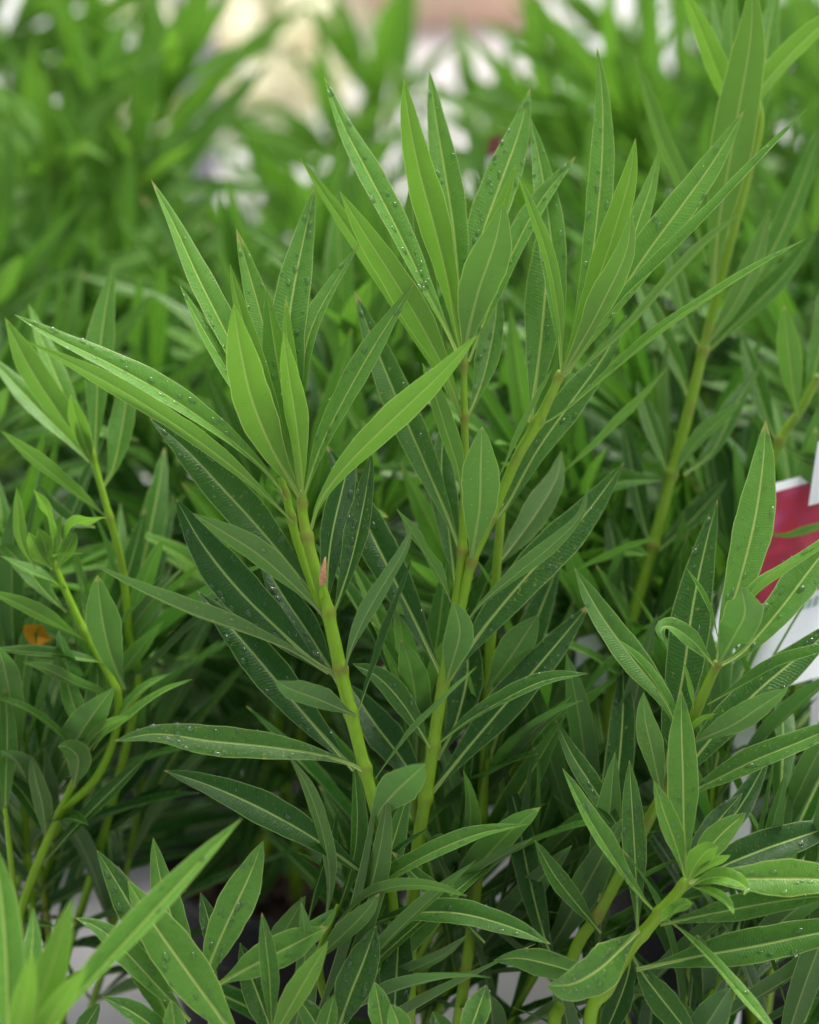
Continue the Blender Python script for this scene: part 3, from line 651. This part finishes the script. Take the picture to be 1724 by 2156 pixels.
leaves(P5,'''
10,668 60,770 125,870 200,975 | 70 156 -8 2.5 .22
240,556 222,650 208,760 203,880 200,970 | 66 -12 -8.2 -2.5 .42
-30,740 60,840 140,920 205,990 | 56 30 -8.2 -2 .45
0,905 70,965 150,1030 225,1090 | 56 128 -8 3 .38
165,870 172,900 185,950 195,985 | 34 170 -7.5 1 .08
148,830 160,880 180,940 195,985 | 44 160 -7.6 2 .08
275,760 262,870 240,980 215,1030 | 62 -20 -9 -2 .5
60,640 90,720 130,820 195,960 | 52 30 -9 -3 .3
80,1020 110,1070 150,1100 200,1110 | 44 30 -9 0 .75
# ---- the curled tip
35,1025 38,1080 45,1140 75,1200 | 30 160 -5 1 .15
70,1030 95,1068 108,1110 112,1150 | 30 140 -5 2 .08 wave=.2
228,1090 195,1094 150,1110 130,1160 | 40 -120 -5 2 .15 wave=.16
175,1165 145,1168 110,1172 100,1180 | 20 -110 -5 2 .08
80,1110 88,1130 98,1160 108,1190 | 36 170 -4.8 1 .05 wave=.15
60,1120 75,1150 92,1180 110,1200 | 44 160 -4.8 1 .05 wave=.15
128,1085 122,1110 118,1150 114,1190 | 34 -150 -5.2 0 .12 wave=.15
160,1120 145,1150 130,1180 118,1200 | 40 -160 -5 1 .25
-20,1125 40,1180 95,1245 140,1290 | 56 30 -6.2 -1 .5
205,1210 213,1290 232,1375 262,1452 | 78 172 -5.6 4 .62
-30,1240 40,1272 110,1308 180,1350 | 50 134 -5.8 3 .50
0,1170 60,1200 120,1228 150,1260 | 40 60 -6 1 .45
-20,1365 60,1372 140,1380 240,1400 | 40 50 -6 2 .65
45,1393 100,1410 160,1440 250,1470 | 46 128 -6 2.5 .6
-20,1465 50,1490 120,1540 170,1600 | 36 60 -6 2 .5
405,1430 340,1458 270,1510 205,1560 180,1590 | 40 -64 -5.5 2 .30
358,1418 300,1450 240,1520 195,1580 | 34 -50 -6 0 .35
272,1506 230,1525 190,1560 170,1590 | 36 -130 -5 2 .4
125,1380 150,1470 180,1550 185,1600 | 46 10 -6 -1 .35
205,1390 205,1460 195,1530 180,1600 | 60 -4 -6 -1.5 .62
122,1572 145,1575 165,1600 155,1660 | 60 175 -5.5 3 .55
65,1590 75,1640 90,1700 100,1790 | 44 165 -6 1 .6
10,1440 15,1540 12,1640 10,1730 | 46 4 -5 -1 .6
320,1580 250,1650 170,1730 90,1820 | 44 -40 -6.5 1 .85
-10,1620 40,1660 80,1720 110,1780 | 50 30 -8 0 .85
230,1380 300,1290 340,1240 380,1200 | 50 -160 -8 -2 .7
''', drops=0, n=18)
# yellowed leaves low on that plant
leaves(P5,'''
48,1318 66,1332 84,1340 108,1347 | 50 10 -10 2 2.0
''', drops=0, n=12)
P6=potted(.19,1.21,'tall oleander at the right with a yellow-green stem and light leaves reaching the top edge')
S6=P6.location+Vector((0,0,SOIL_H-.012))
traced_stem(P6,[(1590,180,-13,14),(1600,260,-13,16),(1580,350,-13,18),(1545,480,-13,20),(1512,610,-13,22),(1480,735,-13,24),(1450,860,-13,26),(1408,1020,-13,27),(1370,1160,-13,28),(1330,1300,-13,28),(1290,1430,-13,28),(1270,1560,-13,30),(1230,1760,-14,30)],[(1478,740,-13),(1415,1000,-13),(1372,1150,-13)],.6,S6+Vector((-.04,0,0)))
traced_stem(P6,[(1724,790,-14,20),(1680,870,-14,22),(1640,930,-14,24),(1600,1040,-14,26),(1560,1200,-15,28)],[(1640,930,-14)],.6,S6+Vector((.02,.02,0)))
leaves(P6,'''
1585,-50 1580,80 1555,230 1530,370 1512,480 1500,620 | 96 -172 -9.5 3 .35 drops=10 fold=8
1430,-40 1470,50 1510,150 1545,240 1575,330 | 58 150 -11 2 .18 drops=6
1790,0 1710,70 1640,140 1590,210 1560,330 | 66 -140 -11 2.5 .25 drops=8
1336,112 1365,210 1395,300 1435,390 1490,560 | 52 140 -14 -2 .45
1500,-30 1520,80 1545,200 1580,330 | 54 10 -14 -3 .45
1545,-40 1540,60 1550,190 1585,300 | 50 -10 -13.5 -2 .3
1640,-40 1620,60 1605,180 1590,320 | 58 -8 -14 -3 .5
1735,250 1690,380 1640,500 1560,640 1490,740 | 60 -24 -14 -2 .62
1620,440 1585,560 1540,650 1482,735 | 56 -150 -12 2 .55
1400,480 1420,580 1445,670 1478,742 | 46 20 -14 -2 .6
1724,480 1650,580 1570,660 1482,750 | 60 -34 -14 1 .65
1560,845 1510,890 1460,940 1415,1010 | 56 -130 -12 3 .75
1340,800 1365,880 1390,950 1410,1010 | 44 20 -14 -2 .7
1405,775 1340,850 1260,930 1180,1000 | 40 -122 -9 3 .55
1385,1130 1330,1150 1260,1180 1190,1210 | 32 -120 -10 2 .6
1310,880 1330,980 1350,1080 1372,1160 | 50 14 -14 -2 .8
1530,1010 1480,1070 1430,1120 1375,1170 | 56 -40 -14 0 .8
1280,1080 1300,1180 1320,1270 1332,1310 | 54 10 -14 -2 .85
1500,1190 1450,1250 1390,1300 1335,1330 | 60 -20 -14 -1 .9
1650,640 1660,740 1670,820 1680,880 | 56 170 -12 2 .5
1740,560 1735,680 1715,780 1690,870 | 52 -10 -14 -2 .55
1790,960 1730,975 1680,960 1645,935 | 40 -140 -12 3 .7
1790,1090 1724,1110 1660,1130 1600,1120 | 36 -120 -10 3 .65
1560,700 1590,800 1615,880 1640,940 | 50 10 -15 -2 .7
1700,1010 1650,1080 1610,1130 1580,1170 | 56 -14 -15 0 .8
1330,560 1380,680 1430,780 1455,860 | 52 14 -15 -3 .6
1600,770 1550,850 1500,950 1440,1000 | 52 -30 -14 -2 .75
''', drops=0, n=18)
# ---------------------------------------------------------------- rows of potted oleanders behind: (x, y, cm nearer) of every shoot's top
ROWS=[
 # near row
 (-.52,1.52,'blurred oleander at the left edge, behind the plant with the curled tip',[(-60,940,-26),(60,900,-34),(-20,1240,-20),(110,1330,-24)],1.1,.030,.78),
 (-.215,1.84,'blurred oleander in the black pot showing in the dark gap at lower left',[(300,860,-40),(400,980,-36),(480,1180,-30),(340,1250,-34)],1.1,.030,.55),
 (-.085,1.47,'oleander out of focus directly behind the left stem of the middle plant',[(580,860,-30),(720,800,-26),(640,1130,-20),(800,1090,-22),(540,1300,-20)],1.1,.030,.78),
 (.215,1.52,'oleander out of focus behind the right fork of the middle plant',[(900,840,-28),(1060,780,-32),(1130,1010,-20),(1000,1290,-18),(1220,1200,-22)],1.1,.030,.78),
 (.41,1.54,'oleander out of focus between the yellow-green stem and the white tag',[(1270,800,-32),(1400,940,-26),(1330,1180,-22),(1500,1300,-24)],1.1,.030,.78),
 (.60,1.58,'oleander out of focus at the right edge, behind the red flower picture',[(1690,760,-34),(1790,900,-30),(1640,1330,-26),(1740,1460,-24)],1.1,.030,.78),
 # second row
 (-.66,1.96,'blurred oleander at the left edge with one broad leaf pointing up right',[(-60,680,-56),(60,640,-62),(0,860,-52)],1.25,.034,.85),
 (-.38,2.02,'blurred oleander left of the leftmost sharp tip',[(240,660,-66),(400,700,-60),(300,820,-58),(150,800,-60)],1.25,.034,.8),
 (-.03,1.86,'blurred oleander between the two sharp shoots',[(540,700,-52),(670,640,-58),(780,680,-50),(600,860,-46)],1.25,.034,.85),
 (.16,1.92,'blurred oleander behind the straight sharp tip in the middle',[(860,720,-62),(970,760,-56),(920,880,-50)],1.25,.034,.85),
 (.36,1.90,'blurred oleander behind the tall sharp leaf of the right fork',[(1130,620,-58),(1270,560,-62),(1390,640,-52),(1200,820,-48)],1.25,.034,.85),
 (.60,2.00,'blurred oleander in the gap beside the long leaf at the right',[(1500,520,-66),(1640,520,-62),(1740,580,-56),(1570,700,-56)],1.25,.034,.85),
 # third row
 (-.64,2.38,'tall blurred oleander at the top left corner, nearest the edge',[(30,420,-90),(-60,520,-88),(100,520,-92)],1.4,.040,.85),
 (-.36,2.28,'tall blurred oleander in the upper left with a yellowish stem',[(185,240,-80),(345,230,-80),(110,400,-78),(270,420,-76)],1.4,.040,.85),
 (-.13,2.48,'blurred oleander under the cream flowers at the top',[(520,620,-98),(650,530,-102),(440,640,-96)],1.35,.040,.85),
 (.20,2.44,'blurred oleander under the bright gaps right of the straight tip',[(1010,640,-98),(1140,520,-92),(860,620,-98),(760,560,-98)],1.35,.040,.85),
 (.46,2.32,'bright green blurred oleander at the top, left of the broad top right leaf',[(1200,310,-84),(1340,280,-82),(1270,420,-80),(1420,400,-84)],1.45,.040,.85),
 (.74,2.48,'blurred oleander in the top right corner',[(1500,280,-98),(1650,320,-94),(1750,240,-98),(1580,420,-92)],1.4,.040,.85),
 # last row
 (-.05,3.0,'faint oleander at the top centre before the peach wall',[(790,210,-150),(710,330,-148)],1.6,.05,.7),
 (.17,3.2,'faint slender oleander at the top between the bright gaps',[(1000,250,-170),(1080,290,-170)],1.4,.06,.6),
 (.52,3.05,'faint oleander at the top behind the bright green blurred one',[(1240,170,-160),(1340,130,-160),(1430,200,-160),(1540,140,-165)],1.6,.05,.7),
 (-.50,2.98,'faint oleander at the top left, before the grey post',[(290,150,-150),(180,170,-150),(370,220,-150)],1.6,.05,.7),
 (-.86,2.92,'faint oleander at the far left of the top edge',[(20,70,-150),(-60,140,-150),(110,110,-150),(60,200,-146)],1.6,.05,.7),
 (.90,2.98,'faint oleander at the far right of the top edge',[(1660,90,-160),(1760,110,-160),(1580,60,-165)],1.6,.05,.7),
]
for i,(x,y,label,tops,size,gap,leafy) in enumerate(ROWS):
    rng=random.Random(300+i); pl=potted(x,y,label,'oleanders standing in rows behind')
    for j,t in enumerate(tops):
        g=2*math.pi*j/len(tops); shoot(pl, at(*t), (x+.032*math.cos(g),y+.032*math.sin(g),SOIL_H-.012), rng, leafy=leafy, gap=gap, size=size, age_top=.45 if i<12 else .22, age_low=.97 if i<6 else .88 if i<12 else .50)
# low leafy side shoots behind the stems of the sharp plants
for pl,sl,tops in ((P1,S1,[(880,1560,-8),(1000,1700,-9),(1090,1600,-10),(960,1880,-6),(1080,1880,-7),(1170,1980,-6)]),
                   (P2,S2,[(1500,1640,-6),(1640,1740,-5),(1560,1980,-1),(1250,1800,-6),(1680,2080,0)]),
                   (P3,S3,[(700,2100,2)]),
                   (P5,S5,[(30,1380,-12),(40,1600,-10),(250,1380,-13),(170,1520,-11),(300,1640,-16)]),
                   (P6,S6,[(1300,1380,-16),(1420,1500,-15),(1560,1280,-17),(1680,1180,-17)])):
    rng=random.Random(len(tops)*7+int(tops[0][0]))
    for j,t in enumerate(tops):
        g=2*math.pi*j/len(tops); shoot(pl, at(*t), Vector(sl)+Vector((.045*math.cos(g),.045*math.sin(g),0)), rng, r=.0026, leafy=.62, gap=.038, size=1.15, age_top=.7, age_low=.95)

# ---------------------------------------------------------------- cream flowering shrub far behind, at the top
M_CREAM=plain('cream_petal',(.80,.74,.45),.6,(.85,.80,.58),50)
def flower_mesh(seed):
    rng=random.Random(seed); vs=[]; fs=[]; R=.028
    for k in range(5):
        a=2*math.pi*k/5; o=len(vs)
        for (u,v,h) in ((0,.0,0),(.55,-.30,.35),(.55,.30,.35),(1,-.26,.30),(1,.26,.30),(1.15,0,.22)):
            vs.append(Vector((u*math.cos(a)-v*math.sin(a), u*math.sin(a)+v*math.cos(a), h*(1+rng.uniform(-.2,.2))))*R)
        fs+=[(o,o+1,o+2),(o+1,o+3,o+4,o+2),(o+3,o+5,o+4)]
    m=mesh_from('flower',vs,fs); m.materials.append(M_CREAM); return m
FL=[flower_mesh(i) for i in range(3)]
def flowering(x,y,label,n,h,spread,seed):
    rng=random.Random(seed); pl=empty('flowering_shrub',(x,y,0)); tag(pl,label,'plant')
    for k in range(7):
        g=rng.uniform(0,6.28); rr=spread*rng.uniform(.3,1); top=(x+rr*math.cos(g),y+rr*math.sin(g)*.5,h*rng.uniform(.75,1)); shoot(pl,top,(x+.1*rr*math.cos(g),y+.1*rr*math.sin(g),0),rng,leafy=.8,gap=.045,size=.9,age_top=.1,age_low=.3)
    for k in range(n):
        f=bpy.data.objects.new('flower',rng.choice(FL)); col.objects.link(f); f.parent=pl; g=rng.uniform(0,6.28); rr=spread*math.sqrt(rng.random())
        f.location=(rr*math.cos(g),-abs(rr*math.sin(g))*.6,h*rng.uniform(.45,1.03)); f.rotation_euler=(rng.uniform(.3,1.3),rng.uniform(-.5,.5),rng.uniform(-.6,.6)); s=rng.uniform(.8,1.6); f.scale=(s,s,s)
flowering(-.27,4.2,'pale cream flowering shrub blurred in the bright gap at the top left of centre',70,.36,.26,5)

# ---------------------------------------------------------------- plant tags
def card(name,label,c00,c10,c01,th,mat):
    """a card from three corners (lower left, lower right, upper left)"""
    o=empty(name,c00); tag(o,label,'plant tag'); U=(c10-c00); V=(c01-c00); n=U.cross(V).normalized()
    vs=[]; 
    for d in (0,-th):
        for a,b in ((0,0),(1,0),(1,1),(0,1)): vs.append(U*a+V*b+n*d)
    me=mesh_from('card',vs,[(0,1,2,3),(7,6,5,4),(0,4,5,1),(1,5,6,2),(2,6,7,3),(3,7,4,0)],smooth=False)
    child('card',me,mat,o); return o,U,V,n
def quad_on(o,U,V,n,a0,b0,a1,b1,mat,name,lift=.0004):
    vs=[U*a+V*b+n*lift for a,b in ((a0,b0),(a1,b0),(a1,b1),(a0,b1))]+[U*a+V*b+n*.00005 for a,b in ((a0,b0),(a1,b0),(a1,b1),(a0,b1))]
    me=mesh_from(name,vs,[(0,1,2,3),(0,4,5,1),(1,5,6,2),(2,6,7,3),(3,7,4,0)],uv=[(0,0),(1,0),(1,1),(0,1)]*2,smooth=False); return child(name,me,mat,o)
def photo_material():
    m,nt=new_mat('printed_flower_photo'); n=N(nt); uv=n.add('ShaderNodeUVMap'); vo=n.add('ShaderNodeTexVoronoi'); vo.inputs['Scale'].default_value=3.2; vo.feature='SMOOTH_F1'; nt.links.new(uv.outputs[0],vo.inputs[0])
    nz=n.noise(uv.outputs[0],5,4); d=vo.outputs['Distance']
    c=n.mix(n.step(d,.1,.45),(.46,.06,.18),(.27,.007,.03)); c=n.mix(n.step(nz,.48,.62),c,(.36,.010,.035)); c=n.mix(n.step(n.math('ADD',d,n.math('MULTIPLY',nz,.25)),.80,.86),c,(.02,.06,.02))
    p=n.add('ShaderNodeBsdfPrincipled'); nt.links.new(c,p.inputs['Base Color']); p.inputs['Roughness'].default_value=.3; o=n.add('ShaderNodeOutputMaterial'); nt.links.new(p.outputs[0],o.inputs[0]); return m
M_PHOTO=photo_material(); M_INK=plain('pale_green_ink',(.28,.42,.34),.5)
A0,A1,A2=at(1456,1503,-8),at(1826,1395,-10),at(1578,1032,-12)
t1,U,V,nn=card('plant_tag','white plant tag with a pink and red flower picture behind the right shoots',A0,A1,A2,.0008,M_TAG)
quad_on(t1,U,V,nn,.05,.42,.97,.955,M_PHOTO,'flower_picture')
# faint rows of green print, too blurred to read
for b,a0,a1,h in ((.175,.52,.95,.028),(.345,.40,.80,.05)):
    rng=random.Random(int(b*1000)); a=a0
    while a<a1:
        w_=rng.uniform(.012,.03); quad_on(t1,U,V,nn,a,b,a+w_,b+h*rng.uniform(.7,1),M_INK,'print_mark'); a+=w_+rng.uniform(.008,.02)
child('stake',box_mesh('stake',-.006,.006,-.0006,.0006,-.36,.0,.0002),M_TAG,t1).location=U*.30+V*.05+Vector((0,.004,0))
for lab,c0,c1,c2 in (('plain white plant tag cut by the right edge above the flower picture',(1702,1065,-9),(1800,1040,-9),(1722,930,-9)),
                     ('small white plant tag glimpsed low between the yellow-green stem and the right plant',(1205,1500,-16),(1275,1480,-16),(1215,1345,-16)),):
    o,U,V,nn=card('plant_tag',lab,at(*c0),at(*c1),at(*c2),.0008,M_TAG); child('stake',box_mesh('stake',-.004,.004,-.0006,.0006,-.30,.0,.0002),M_TAG,o).location=U*.5+V*.05+Vector((0,.003,0))
o,U,V,nn=card('plant_tag','small dull red plant tag blurred behind the straight sharp tip',at(1024,330,-40),at(1052,322,-40),at(1030,290,-40),.0008,plain('dark_red_card',(.17,.035,.03),.4)); child('stake',box_mesh('stake',-.004,.004,-.0006,.0006,-.42,.0,.0002),M_TAG,o).location=U*.5+V*.05+Vector((0,.003,0))
